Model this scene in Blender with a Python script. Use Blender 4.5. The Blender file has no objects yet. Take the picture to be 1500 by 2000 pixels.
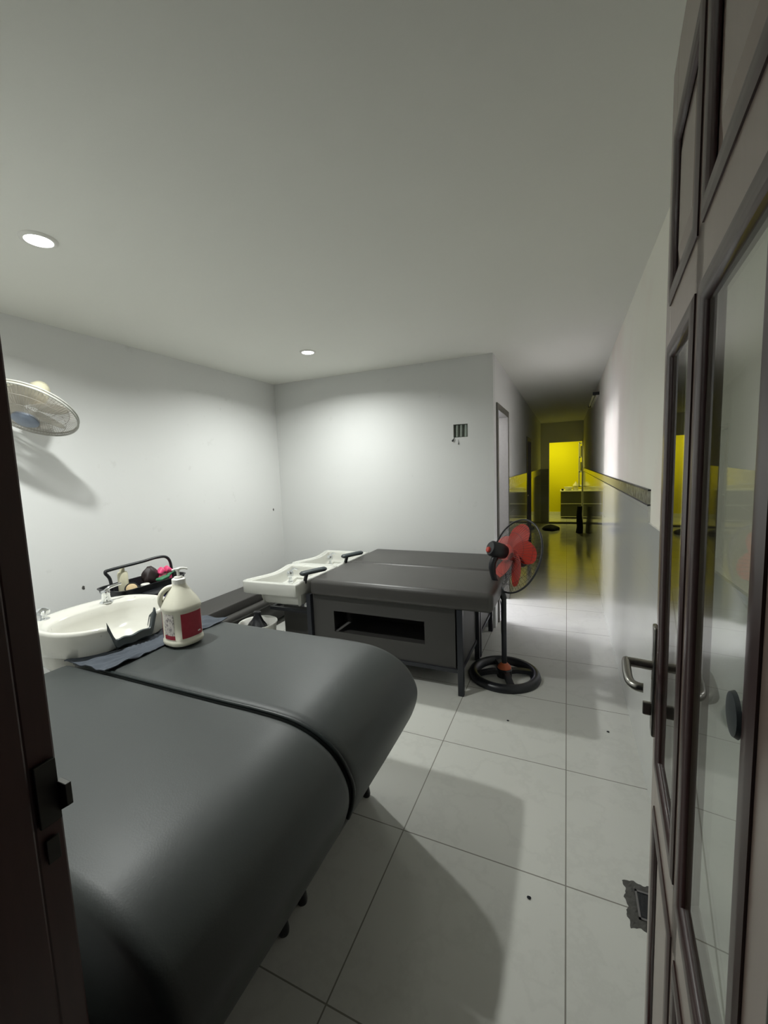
import bpy, bmesh, math, random
from mathutils import Vector, Matrix
random.seed(7)
S = bpy.context.scene
C = S.collection
R = math.radians
PI = math.pi

# ------------------------------------------------------------------ camera
CAM_H = 1.4533
yaw, pitch, roll = R(24.058), R(-5.9337), R(-2.1867)
fw = Vector((-math.sin(yaw)*math.cos(pitch), math.cos(yaw)*math.cos(pitch), math.sin(pitch)))
rt0 = Vector((math.cos(yaw), math.sin(yaw), 0)); up0 = rt0.cross(fw)
rt = rt0*math.cos(roll) + up0*math.sin(roll); up = -rt0*math.sin(roll) + up0*math.cos(roll)
cd = bpy.data.cameras.new('camera'); cam = bpy.data.objects.new('camera', cd); C.objects.link(cam)
M = Matrix((rt, up, -fw)).transposed().to_4x4(); M.translation = Vector((0, 0, CAM_H))
cam.matrix_world = M
cd.sensor_fit = 'VERTICAL'; cd.sensor_height = 24.0; cd.lens = 803.49/2000*24.0; cd.clip_start = 0.02
S.camera = cam

# ------------------------------------------------------------------ world, exposure
S.view_settings.view_transform = 'Standard'; S.view_settings.look = 'None'
S.view_settings.gamma = 1.0; S.view_settings.exposure = 0.0
w = bpy.data.worlds.new('world'); S.world = w; w.use_nodes = True
w.node_tree.nodes['Background'].inputs[0].default_value = (0.02, 0.02, 0.025, 1)
w.node_tree.nodes['Background'].inputs[1].default_value = 0.3

# ------------------------------------------------------------------ lamps of the place
def area_lamp(name, loc, size, watts, col, spread=170, rot=(0, 0, 0)):
    l = bpy.data.lights.new(name, 'AREA'); l.shape = 'DISK'; l.size = size; l.energy = watts
    l.color = col; l.spread = R(spread)
    o = bpy.data.objects.new(name, l); C.objects.link(o); o.location = loc; o.rotation_euler = rot
    return o
LIGHTS = [(-1.873, 1.021), (-1.857, 2.816)]
E_MAIN = 21.5
for (x, y) in LIGHTS:
    area_lamp('downlight_beam', (x, y, 2.374), 0.085, E_MAIN, (0.97, 1.0, 0.97), 156)
pl = bpy.data.lights.new('side_room_lamp', 'POINT'); pl.energy = 95.0; pl.shadow_soft_size = 0.14; pl.color = (0.93, 0.93, 1.0)
plo = bpy.data.objects.new('side_room_lamp', pl); C.objects.link(plo); plo.location = (-1.65, 4.20, 1.98)
area_lamp('kitchen_lamp', (-0.25, 11.35, 2.33), 0.25, 15.0, (1.0, 1.0, 0.35), 180)

# ------------------------------------------------------------------ node helpers
def srgb(r, g, b):
    f = lambda c: (c/255/12.92) if c/255 <= 0.04045 else ((c/255+0.055)/1.055)**2.4
    return (f(r), f(g), f(b), 1)
class N:
    def __init__(s, name):
        s.m = bpy.data.materials.new(name); s.m.use_nodes = True; s.t = s.m.node_tree
        s.b = s.t.nodes['Principled BSDF']; s.out = s.t.nodes['Material Output']
    def n(s, typ, **k):
        x = s.t.nodes.new(typ)
        for a, v in k.items(): setattr(x, a, v)
        return x
    def l(s, a, b): s.t.links.new(a, b)
    def math(s, op, a, b=None, c=None):
        x = s.n('ShaderNodeMath', operation=op)
        for i, v in enumerate((a, b, c)):
            if v is None: continue
            if isinstance(v, (int, float)): x.inputs[i].default_value = v
            else: s.l(v, x.inputs[i])
        return x.outputs[0]
    def coords(s):
        g = s.n('ShaderNodeNewGeometry'); x = s.n('ShaderNodeSeparateXYZ'); s.l(g.outputs['Position'], x.inputs[0])
        return g.outputs['Position'], x.outputs
    def obj_coords(s):
        return s.n('ShaderNodeTexCoord').outputs['Object']
    def noise(s, vec, scale, detail=3, rough=0.5):
        x = s.n('ShaderNodeTexNoise'); x.inputs['Scale'].default_value = scale
        x.inputs['Detail'].default_value = detail; x.inputs['Roughness'].default_value = rough
        if vec is not None: s.l(vec, x.inputs['Vector'])
        return x.outputs[0]
    def ramp(s, fac, stops):
        x = s.n('ShaderNodeValToRGB'); e = x.color_ramp.elements
        while len(e) < len(stops): e.new(0.5)
        for i, (p, c) in enumerate(stops): e[i].position = p; e[i].color = c
        s.l(fac, x.inputs[0]); return x.outputs[0]
    def mix(s, fac, a, b):
        x = s.n('ShaderNodeMix', data_type='RGBA')
        if isinstance(fac, (int, float)): x.inputs[0].default_value = fac
        else: s.l(fac, x.inputs[0])
        for i, v in ((6, a), (7, b)):
            if isinstance(v, tuple): x.inputs[i].default_value = v
            else: s.l(v, x.inputs[i])
        return x.outputs[2]
    def bump(s, h, strength, dist=0.002):
        x = s.n('ShaderNodeBump'); x.inputs['Strength'].default_value = strength
        x.inputs['Distance'].default_value = dist
        s.l(h, x.inputs['Height']); s.l(x.outputs[0], s.b.inputs['Normal'])
    def set(s, col=None, rough=None, metal=None, spec=None, coat=None):
        i = s.b.inputs
        if col is not None:
            if isinstance(col, tuple): i['Base Color'].default_value = col
            else: s.l(col, i['Base Color'])
        if rough is not None:
            if isinstance(rough, (int, float)): i['Roughness'].default_value = rough
            else: s.l(rough, i['Roughness'])
        if metal is not None: i['Metallic'].default_value = metal
        if spec is not None: i['Specular IOR Level'].default_value = spec
        if coat is not None: i['Coat Weight'].default_value = coat
        return s

def simple(name, col, rough=0.5, metal=0.0, nscale=40, var=0.12, bump=0.0, spec=None, coat=None, bscale=None):
    k = N(name); v = k.obj_coords(); nz = k.noise(v, nscale)
    a = tuple(c*(1-var) for c in col[:3])+(1,); b = tuple(min(1, c*(1+var)) for c in col[:3])+(1,)
    k.set(k.mix(nz, a, b), rough, metal, spec, coat)
    if bump: k.bump(k.noise(v, bscale or nscale*6, 4), bump, 0.001)
    return k.m

# plaster walls
def plaster(name, col, peach=False, dirt=True):
    k = N(name); pos, xyz = k.coords()
    n1 = k.noise(pos, 1.3, 3); n2 = k.noise(pos, 9, 5, 0.6)
    c = k.mix(k.math('MULTIPLY', n1, 0.6), col, tuple(v*0.93 for v in col[:3])+(1,))
    if peach:
        f = k.ramp(n1, [(0.42, (0, 0, 0, 1)), (0.62, (1, 1, 1, 1))])
        c = k.mix(k.math('MULTIPLY', f, 0.55), c, (0.84, 0.74, 0.66, 1))
    if dirt:
        d = k.ramp(n2, [(0.66, (0, 0, 0, 1)), (0.80, (1, 1, 1, 1))])
        c = k.mix(k.math('MULTIPLY', d, 0.25), c, (0.42, 0.41, 0.38, 1))
    k.set(c, 0.75, spec=0.25)
    k.bump(k.noise(pos, 60, 5), 0.10, 0.003)
    return k.m
m_wall = plaster('white_wall_paint', (0.76, 0.765, 0.75, 1))
m_wall_b = plaster('back_wall_paint', (0.70, 0.705, 0.69, 1))
m_wall_r = plaster('cream_wall_paint', (0.90, 0.88, 0.78, 1), peach=True)
m_ceil = plaster('ceiling_paint', (0.84, 0.84, 0.78, 1), dirt=False)
m_side = plaster('lilac_white_paint', (0.72, 0.71, 0.78, 1), dirt=False)
m_yellow = plaster('yellow_wall_paint', (0.82, 0.74, 0.01, 1), dirt=False)

def tile_lines(k, u, v, u0, du, v0, dv, wdt):
    out = None
    for (a, a0, da) in ((u, u0, du), (v, v0, dv)):
        t = k.math('FRACT', k.math('DIVIDE', k.math('SUBTRACT', a, a0-100*da), da))
        d = k.math('MULTIPLY', k.math('MINIMUM', t, k.math('SUBTRACT', 1.0, t)), da)
        g = k.math('LESS_THAN', d, wdt/2)
        out = g if out is None else k.math('MAXIMUM', out, g)
    return out
# floor tiles
k = N('floor_tile'); pos, xyz = k.coords()
g = tile_lines(k, xyz[0], xyz[1], 0.007, 0.6, 1.9895, 0.5884, 0.0045)
vein = k.noise(pos, 2.2, 8, 0.65)
vm = k.ramp(vein, [(0.47, (0, 0, 0, 1)), (0.50, (1, 1, 1, 1)), (0.53, (0, 0, 0, 1))])
cloud = k.noise(pos, 1.1, 4)
c = k.mix(cloud, (0.58, 0.58, 0.54, 1), (0.68, 0.68, 0.63, 1))
c = k.mix(k.math('MULTIPLY', vm, 0.10), c, (0.32, 0.32, 0.30, 1))
smut = k.ramp(k.noise(pos, 14, 6, 0.7), [(0.66, (0, 0, 0, 1)), (0.78, (1, 1, 1, 1))])
c = k.mix(k.math('MULTIPLY', smut, 0.30), c, (0.24, 0.23, 0.20, 1))
c = k.mix(g, c, (0.25, 0.24, 0.21, 1))
k.set(c, k.ramp(k.noise(pos, 5, 4), [(0.3, (0.10, 0.10, 0.10, 1)), (0.7, (0.22, 0.22, 0.22, 1))]), spec=0.5)
k.bump(g, -0.3, 0.002)
m_floor = k.m
# wainscot tile
def wain(name, col):
    k = N(name); pos, xyz = k.coords()
    g = tile_lines(k, xyz[1], xyz[2], 0.35, 0.60, 0.62, 0.30, 0.003)
    c = k.mix(k.noise(pos, 2.0, 4), tuple(v*0.92 for v in col[:3])+(1,), col)
    c = k.mix(k.math('MULTIPLY', g, 0.5), c, (0.60, 0.60, 0.57, 1))
    k.set(c, 0.07, spec=0.6); return k.m
m_tile = wain('wall_tile', (0.70, 0.71, 0.68, 1))
m_tile_dark = wain('grey_wall_tile', (0.24, 0.245, 0.235, 1))
k = N('border_tile'); pos, xyz = k.coords()
vo = k.n('ShaderNodeTexVoronoi'); vo.inputs['Scale'].default_value = 26; k.l(pos, vo.inputs['Vector'])
c = k.mix(vo.outputs['Distance'], (0.22, 0.215, 0.17, 1), (0.50, 0.49, 0.42, 1))
t = k.math('FRACT', k.math('DIVIDE', xyz[1], 0.2)); c = k.mix(k.math('LESS_THAN', t, 0.02), c, (0.1, 0.1, 0.08, 1))
k.set(c, 0.12, spec=0.6); m_border = k.m

# wood
def wood(name, dark, light, rough=0.28):
    k = N(name); pos = k.obj_coords()
    mp = k.n('ShaderNodeMapping'); mp.inputs['Scale'].default_value = (14, 14, 1.2); k.l(pos, mp.inputs[0])
    nz = k.noise(mp.outputs[0], 3.0, 6, 0.6)
    k.set(k.mix(nz, dark, light), rough, spec=0.5, coat=0.25); k.b.inputs['Coat Roughness'].default_value = 0.2
    k.bump(nz, 0.06, 0.001); return k.m
m_wood = wood('brown_varnished_wood', (0.20, 0.145, 0.118, 1), (0.27, 0.205, 0.170, 1))
m_mould = wood('shaded_red_wood_moulding', (0.030, 0.012, 0.012, 1), (0.055, 0.024, 0.022, 1), 0.38)  # door wood darkened, shade of its unlit faces put into the colour
m_frame = wood('dark_frame_wood', (0.040, 0.016, 0.014, 1), (0.075, 0.032, 0.028, 1), 0.4)
m_grey_frame = simple('grey_brown_frame_paint', (0.13, 0.125, 0.11, 1), 0.45)
# vinyl upholstery
def vinyl(name, col, rough):
    k = N(name); v = k.obj_coords()
    c = k.mix(k.noise(v, 3, 3), tuple(x*0.9 for x in col[:3])+(1,), tuple(x*1.08 for x in col[:3])+(1,))
    k.set(c, rough, spec=0.5)
    vo = k.n('ShaderNodeTexVoronoi'); vo.inputs['Scale'].default_value = 260; k.l(v, vo.inputs['Vector'])
    h = k.math('ADD', k.math('MULTIPLY', vo.outputs['Distance'], 0.4), k.math('MULTIPLY', k.noise(v, 6, 2), 3.0))
    k.bump(h, 0.12, 0.002); return k.m
m_vinyl = vinyl('grey_vinyl', (0.045, 0.051, 0.050, 1), 0.48)
m_vinyl_b = vinyl('brown_grey_vinyl', (0.056, 0.053, 0.049, 1), 0.42)
m_panel = vinyl('dark_panel_vinyl', (0.050, 0.048, 0.045, 1), 0.5)
m_seam_shade = simple('dark_seam_shade', (0.012, 0.018, 0.018, 1), 0.4)
m_steel_black = simple('black_painted_steel', (0.018, 0.020, 0.026, 1), 0.4)
m_black = simple('black_plastic', (0.012, 0.013, 0.016, 1), 0.35)
m_rubber = simple('dark_rubber', (0.035, 0.045, 0.048, 1), 0.45)
m_ceramic = simple('white_ceramic', (0.66, 0.66, 0.61, 1), 0.10, nscale=4, var=0.03, coat=0.4)
k = N('scuffed_ceramic'); v = k.obj_coords()
c = k.mix(k.ramp(k.noise(v, 22, 6, 0.7), [(0.64, (0, 0, 0, 1)), (0.72, (1, 1, 1, 1))]), (0.64, 0.63, 0.57, 1), (0.40, 0.38, 0.34, 1))
k.set(c, 0.15, spec=0.5, coat=0.3); m_ceramic_n = k.m
m_chrome = simple('chrome', (0.80, 0.82, 0.84, 1), 0.08, 1.0, var=0.03)
m_nickel = simple('satin_nickel', (0.30, 0.29, 0.27, 1), 0.28, 1.0, var=0.08)
m_jug = simple('ivory_plastic', (0.70, 0.68, 0.56, 1), 0.38, nscale=6, var=0.04)
m_pumpw = simple('white_plastic', (0.78, 0.77, 0.72, 1), 0.3, nscale=6, var=0.03)
m_red = simple('red_fan_plastic', (0.42, 0.038, 0.022, 1), 0.35, nscale=8, var=0.1)
m_orange = simple('orange_plastic', (0.55, 0.12, 0.04, 1), 0.4)
m_pink = simple('pink_plastic', (0.80, 0.08, 0.22, 1), 0.4)
m_green = simple('green_plastic', (0.05, 0.22, 0.11, 1), 0.4)
m_beige = simple('beige_puff', (0.60, 0.45, 0.26, 1), 0.8)
m_darkhair = simple('dark_brown_hair', (0.022, 0.012, 0.013, 1), 0.5, nscale=30, var=0.4, bump=0.6, bscale=60)
m_blue = simple('navy_plastic', (0.035, 0.045, 0.14, 1), 0.35)
m_cloth = simple('blue_grey_towel', (0.062, 0.072, 0.088, 1), 0.95, nscale=25, var=0.25, bump=0.5, bscale=320)
m_darkcloth = simple('dark_cloth', (0.012, 0.014, 0.018, 1), 0.95, nscale=12, var=0.3, bump=0.6, bscale=50)
m_cabinet = simple('dark_green_grey_laminate', (0.055, 0.058, 0.045, 1), 0.4)
m_whiteitem = simple('white_enamel', (0.80, 0.80, 0.70, 1), 0.4)
m_concrete = simple('broken_mortar', (0.085, 0.082, 0.075, 1), 0.95, nscale=35, var=0.6, bump=1.0, bscale=80)
m_hole = simple('raw_cement', (0.16, 0.18, 0.15, 1), 0.95, nscale=40, var=0.4, bump=0.8, bscale=90)
m_conduit = simple('grey_green_conduit', (0.26, 0.30, 0.26, 1), 0.6)
m_cream = simple('cream_plastic', (0.72, 0.68, 0.50, 1), 0.4, nscale=8, var=0.04)
m_capblue = simple('blue_grey_cap', (0.22, 0.26, 0.33, 1), 0.35)
m_wire = simple('pale_grille_wire', (0.34, 0.32, 0.28, 1), 0.35)
m_ringg = simple('grey_ring_plastic', (0.42, 0.42, 0.38, 1), 0.3)
m_clear = N('clear_fan_blade'); m_clear.set((0.75, 0.70, 0.60, 1), 0.15)
m_clear.b.inputs['Alpha'].default_value = 0.55; m_clear = m_clear.m
# window glass: thin pane, see-through plus Fresnel mirror
k = N('door_glass')
tr = k.n('ShaderNodeBsdfTransparent'); tr.inputs[0].default_value = (0.88, 0.91, 0.87, 1)
gl = k.n('ShaderNodeBsdfGlossy'); gl.inputs['Roughness'].default_value = 0.02
gg = k.n('ShaderNodeNewGeometry'); dp = k.n('ShaderNodeVectorMath', operation='DOT_PRODUCT')
k.l(gg.outputs['Normal'], dp.inputs[0]); k.l(gg.outputs['Incoming'], dp.inputs[1])
sch = k.math('ADD', 0.04, k.math('MULTIPLY', 0.96, k.math('POWER', k.math('SUBTRACT', 1.0, k.math('ABSOLUTE', dp.outputs['Value'])), 5.0)))
ms = k.n('ShaderNodeMixShader'); k.l(sch, ms.inputs[0]); k.l(tr.outputs[0], ms.inputs[1]); k.l(gl.outputs[0], ms.inputs[2])
k.l(ms.outputs[0], k.out.inputs[0]); m_glass = k.m
# lamp lens
k = N('lamp_lens'); e = k.n('ShaderNodeEmission'); e.inputs[0].default_value = (0.97, 1.0, 1.0, 1); e.inputs[1].default_value = 25
nz = k.noise(k.obj_coords(), 30); k.l(k.mix(nz, (0.93, 0.98, 1, 1), (1, 1, 1, 1)), e.inputs[0])
k.l(e.outputs[0], k.out.inputs[0]); m_lens = k.m
# printed labels (print too small to read: soft grey specks)
k = N('red_label'); v = k.obj_coords()
nz = k.noise(v, 60, 2); k.set(k.mix(nz, (0.30, 0.020, 0.035, 1), (0.38, 0.035, 0.055, 1)), 0.45); m_redlab = k.m
k = N('white_label'); v = k.obj_coords(); mp = k.n('ShaderNodeMapping'); mp.inputs['Scale'].default_value = (1, 1, 0.6); k.l(v, mp.inputs[0])
nz = k.ramp(k.noise(mp.outputs[0], 120, 3), [(0.50, (0.62, 0.58, 0.54, 1)), (0.62, (0.20, 0.18, 0.18, 1))])
k.set(nz, 0.5); m_whitelab = k.m

# ------------------------------------------------------------------ mesh helpers
def finish(name, bm, mat, parent=None, smooth=None, mats=None):
    me = bpy.data.meshes.new(name)
    bmesh.ops.recalc_face_normals(bm, faces=bm.faces)
    if smooth is not None:
        for f in bm.faces: f.smooth = True
    bm.to_mesh(me); bm.free()
    if smooth is not None: me.set_sharp_from_angle(angle=R(smooth))
    for m in (mats or [mat]): me.materials.append(m)
    o = bpy.data.objects.new(name, me); C.objects.link(o)
    if parent is not None: o.parent = parent
    return o
def empty(name, loc, label=None, cat=None, group=None, rz=0, kind=None):
    o = bpy.data.objects.new(name, None); C.objects.link(o); o.location = loc; o.rotation_euler = (0, 0, rz)
    o.empty_display_size = 0.1
    tag(o, label, cat, group, kind); return o
def tag(o, label=None, cat=None, group=None, kind=None):
    if label: o['label'] = label
    if cat: o['category'] = cat
    if group: o['group'] = group
    if kind: o['kind'] = kind
    return o
def box(bm, lo, hi, bev=0, seg=2, rot=None):
    c = [(lo[i]+hi[i])/2 for i in range(3)]; s = [abs(hi[i]-lo[i]) for i in range(3)]
    r = bmesh.ops.create_cube(bm, size=1.0); vs = r['verts']
    for v in vs: v.co = Vector((v.co.x*s[0], v.co.y*s[1], v.co.z*s[2]))
    if bev:
        es = list({e for v in vs for e in v.link_edges})
        rr = bmesh.ops.bevel(bm, geom=es, offset=min(bev, min(s)*0.49), segments=seg, affect='EDGES', profile=0.5)
        vs = list({v for v in rr['verts']} | {v for v in vs if v.is_valid})
        # collect whole island
        st = list(vs); seen = set(vs)
        while st:
            v = st.pop()
            for e in v.link_edges:
                q = e.other_vert(v)
                if q not in seen: seen.add(q); st.append(q)
        vs = list(seen)
    m = Matrix.Translation(c)
    if rot is not None: m = m @ rot
    for v in vs: v.co = m @ v.co
    return vs
def loft(bm, rings, closed=True, cap0=False, cap1=False):
    V = [[bm.verts.new(p) for p in r] for r in rings]
    n = len(V[0])
    for i in range(len(V)-1):
        for j in range(n if closed else n-1):
            a, b, c, d = V[i][j], V[i][(j+1) % n], V[i+1][(j+1) % n], V[i+1][j]
            try: bm.faces.new((a, b, c, d))
            except ValueError: pass
    if cap0: bm.faces.new(V[0])
    if cap1: bm.faces.new(V[-1])
    return V
def frame_of(n):
    n = Vector(n).normalized(); a = n.cross(Vector((0, 0, 1)))
    if a.length < 1e-3: a = Vector((1, 0, 0))
    a.normalize(); return a, n.cross(a), n
def lathe(bm, prof, o=(0, 0, 0), axis=(0, 0, 1), n=32, sx=1.0, sy=1.0, cap0=False, cap1=False):
    a, b, ax = frame_of(axis); o = Vector(o)
    if abs(Vector(axis).normalized().z) > 0.999: a, b = Vector((1, 0, 0)), Vector((0, 1, 0))
    rings = [[o + ax*h + a*(r*sx*math.cos(2*PI*j/n)) + b*(r*sy*math.sin(2*PI*j/n)) for j in range(n)] for (r, h) in prof]
    return loft(bm, rings, True, cap0, cap1)
def tube(bm, pts, r, n=8, closed=False, caps=True):
    P = [Vector(p) for p in pts]; m = len(P); rings = []; prev = None
    for i, p in enumerate(P):
        if closed: t = P[(i+1) % m]-P[i-1]
        else: t = P[min(i+1, m-1)]-P[max(i-1, 0)]
        t.normalize()
        if prev is None:
            u = t.cross(Vector((0, 0, 1)))
            if u.length < 0.05: u = t.cross(Vector((1, 0, 0)))
        else: u = prev-t*prev.dot(t)
        u.normalize(); prev = u; v = t.cross(u)
        rr = r[i] if isinstance(r, (list, tuple)) else r
        rings.append([p+u*(rr*math.cos(2*PI*j/n))+v*(rr*math.sin(2*PI*j/n)) for j in range(n)])
    if closed: rings.append(rings[0]); 
    V = loft(bm, rings, True, caps and not closed, caps and not closed)
    if closed: bmesh.ops.remove_doubles(bm, verts=V[0]+V[-1], dist=1e-6)
def smoothpath(pts, k=6):
    P = [Vector(p) for p in pts]; out = []
    for i in range(len(P)-1):
        p0 = P[max(i-1, 0)]; p1 = P[i]; p2 = P[i+1]; p3 = P[min(i+2, len(P)-1)]
        for j in range(k):
            t = j/k
            out.append(0.5*((2*p1)+(p2-p0)*t+(2*p0-5*p1+4*p2-p3)*t*t+(3*p1-p0-3*p2+p3)*t**3))
    out.append(P[-1]); return out
def struct(name, bm, mat, label=None, parent=None, smooth=None, mats=None):
    o = finish(name, bm, mat, parent, smooth, mats); o['kind'] = 'structure'
    if label: o['label'] = label
    return o
def wallbox(name, boxes, mat, label):
    bm = bmesh.new()
    for lo, hi in boxes: box(bm, lo, hi)
    return struct(name, bm, mat, label)

# ================================================================== STRUCTURE
H = 2.388; XW = 0.339; XL = -2.845; YB = 3.639; XC = -0.573; YF = 0.30; YE = 10.6; YK = 12.3
# floor: one slab for room, corridor and far room
bm = bmesh.new(); box(bm, (-3.2, -0.6, -0.1), (1.6, 13.0, 0)); struct('floor', bm, m_floor, 'pale grey glossy floor tiles with dark grout lines')
bm = bmesh.new(); box(bm, (-3.2, YF-0.12, H), (0.6, YE+0.1, H+0.1)); struct('ceiling', bm, m_ceil, 'plain off-white ceiling over room and corridor')
bm = bmesh.new(); box(bm, (-0.7, YE+0.1, H), (1.6, 13.0, H+0.1)); struct('ceiling', bm, m_yellow, 'ceiling of the yellow far room')
wallbox('wall_left', [((XL-0.1, YF-0.12, 0), (XL, YB+0.1, H))], m_wall, 'white wall with the oscillating fan')
# back wall with the rectangular electrical recess (x -0.925..-0.789, z 1.70..1.82)
hx0, hx1, hz0, hz1 = -0.922, -0.794, 1.708, 1.822
wallbox('wall_back', [((XL, YB, 0), (hx0, YB+0.1, H)), ((hx1, YB, 0), (XC, YB+0.1, H)),
                      ((hx0, YB, 0), (hx1, YB+0.1, hz0)), ((hx0, YB, hz1), (hx1, YB+0.1, H)),
                      ((hx0, YB+0.06, hz0), (hx1, YB+0.1, hz1))], m_wall_b, 'white back wall behind the shampoo beds')
# right wall: plaster, tiled wainscot and border band in front of it
wallbox('wall_right', [((XW+0.006, YF-0.12, 0), (XW+0.12, YE, H))], m_wall_r, 'cream plaster wall right of the corridor')
wallbox('trim_1', [((XW-0.003, 2.165, 1.168), (XW+0.006, YE, 1.246)), ((XW-0.003, YF, 0.0), (XW+0.006, YE, 1.168))], m_tile, 'glossy grey wall tiles along the right wall')
wallbox('trim_2', [((XW-0.005, 2.17, 1.250), (XW+0.006, YE, 1.312))], m_border, 'patterned border tile band on the right wall')
bm = bmesh.new()
for z in (1.247, 1.3145): box(bm, (XW-0.006, 2.165, z-0.0035), (XW+0.006, YE, z+0.0035))
struct('trim_3', bm, m_black, 'thin dark lines edging the border band')
# corridor left wall with two door openings
d1a, d1b, d1h = 3.79, 4.55, 1.99
d2a, d2b, d2h = 6.76, 7.54, 1.86
xi = XC-0.1
wallbox('wall_corridor', [((xi, YB+0.1, 0), (XC, d1a, H)), ((xi, d1a, d1h), (XC, d1b, H)), ((xi, d1b, 0), (XC, d2a, H)),
                          ((xi, d2a, d2h), (XC, d2b, H)), ((xi, d2b, 0), (XC, YE, H))], m_wall, 'corridor wall with two doorways')
wallbox('trim_4', [((XC, d1b+0.005, 0), (XC+0.009, d2a-0.005, 1.19)), ((XC, d2b+0.005, 0), (XC+0.009, YE, 1.19))], m_tile_dark, 'grey wall tiles left side of the corridor')
wallbox('trim_5', [((XC, d1b+0.005, 1.19), (XC+0.010, d2a-0.005, 1.312)), ((XC, d2b+0.005, 1.19), (XC+0.010, YE, 1.312))], m_border, 'border tile band left side of the corridor')
# end wall with the doorway to the yellow room
ea, eb, eh = -0.385, 0.318, 1.925
wallbox('wall_end', [((-0.7, YE, 0), (ea, YE+0.1, H)), ((eb, YE, 0), (1.6, YE+0.1, H)), ((ea, YE, eh), (eb, YE+0.1, H))], m_wall, 'dim wall at the end of the corridor')
wallbox('trim_6', [((XC+0.01, YE-0.009, 0), (ea-0.01, YE, 1.31))], m_tile_dark, 'grey tiles beside the far doorway')
wallbox('trim_7', [((ea, YE-0.03, 0.0), (eb, YE+0.1, 0.035))], m_black, 'dark raised threshold of the yellow room')
# yellow room
wallbox('wall_far', [((-0.7, YK, 0), (1.6, YK+0.1, H)), ((-0.8, YE+0.1, 0), (-0.7, YK, H)), ((1.5, YE+0.1, 0), (1.6, YK, H))], m_yellow, 'bright yellow painted walls of the far room')
wallbox('baseboard_far', [((-0.7, YK-0.012, 0), (1.5, YK, 0.10))], m_whiteitem, 'pale skirting of the yellow room')
# side room
wallbox('wall_side', [((-2.4, YB+0.1, 0), (-2.3, 5.3, H)), ((-2.3, 4.9, 0), (xi, 5.0, H))], m_side, 'brightly lit pale walls of the side room')
# front wall around the entrance door
jl, jr = -0.647, 0.12
wallbox('wall_front', [((XL, YF-0.12, 0), (jl-0.09, YF-0.01, H)), ((jr+0.06, YF-0.12, 0), (XW+0.006, YF-0.01, H)), ((jl-0.09, YF-0.12, 2.26), (jr+0.06, YF-0.01, H))], m_wall, 'wall around the entrance door')

def door_frame(name, x, ya, yb, h, mat, label, w=0.045, t=0.112):
    bm = bmesh.new(); x0 = x-0.106; x1 = x+0.014
    box(bm, (x0, ya-0.012, 0), (x1, ya+w, h+0.01), 0.004); box(bm, (x0, yb-w, 0), (x1, yb+0.012, h+0.01), 0.004)
    box(bm, (x0, ya+w, h-w), (x1, yb-w, h+0.01), 0.004)
    return struct(name, bm, mat, label)
door_frame('trim_8', XC, d1a, d1b, d1h, m_grey_frame, 'grey-brown frame of the lit side doorway', w=0.05)
door_frame('trim_9', XC, d2a, d2b, d2h, m_grey_frame, 'dark frame of the second corridor doorway')
d2 = empty('door_2', (XC-0.06, d2a+0.05, 0), 'closed dark door further down the corridor', kind='structure')
bm = bmesh.new(); box(bm, (-0.02, 0, 0.01), (0.02, d2b-d2a-0.1, d2h-0.05), 0.003)
for z0, z1 in ((0.2, 0.85), (1.0, 1.65)): box(bm, (0.018, 0.12, z0), (0.028, 0.56, z1), 0.005)
finish('door_leaf', bm, m_frame, d2)
bm = bmesh.new(); tube(bm, [(0.02, 0.06, 0.95), (0.07, 0.06, 0.95), (0.07, 0.16, 0.95)], 0.008); finish('door_handle', bm, m_nickel, d2, 40)

# entrance door frame on the left (dark jamb with strike) and right
def jamb(name, boxes, label):
    bm = bmesh.new()
    for lo, hi in boxes: box(bm, lo, hi, 0.003)
    return struct(name, bm, m_frame, label)
lj = jamb('trim_10', [((jl-0.10, YF-0.15, 0), (jl, YF-0.035, 2.26)), ((jl-0.10, YF-0.035, 0), (jl-0.004, YF+0.0, 2.26))], 'dark wooden door jamb at the left edge')
bm = bmesh.new()
box(bm, (jl-0.002, YF-0.030, 0.985), (jl+0.003, YF-0.004, 1.075), 0.001)
vs = box(bm, (jl, YF-0.006, 0.995), (jl+0.022, YF+0.002, 1.040), 0.001)
for v in vs:
    if v.co.z < 1.0 and v.co.x > jl+0.01: v.co.z += 0.013
box(bm, (jl-0.001, YF-0.026, 0.93), (jl+0.002, YF-0.010, 0.965), 0.001)
finish('strike_plate', bm, simple('dull_dark_metal', (0.05, 0.05, 0.045, 1), 0.5, 0.7), lj)
jamb('trim_11', [((jr-0.0, YF-0.15, 0), (jr+0.07, YF-0.0, 2.26)), ((jl, YF-0.15, 2.185), (jr, YF-0.0, 2.26))], 'dark wooden door frame on the hinge side')

# entrance door leaf (open, swung into the room)
ang = math.atan2(0.0941486, 1.1434318)                       # 4.7 degrees right of the corridor axis
SD = Vector((math.sin(ang), math.cos(ang), 0)); far = Vector((0.1745, 0.988, 0)); WD = 0.725
# local frame: +u runs from the far edge back to the hinge, +v out of the visible face, z up
door = empty('door_1', far, 'brown wooden entrance door with two glass panes, open at right', kind='structure')
door.rotation_euler = (0, 0, -ang-PI/2)                      # local +X = towards hinge
TH = 0.026
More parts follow.
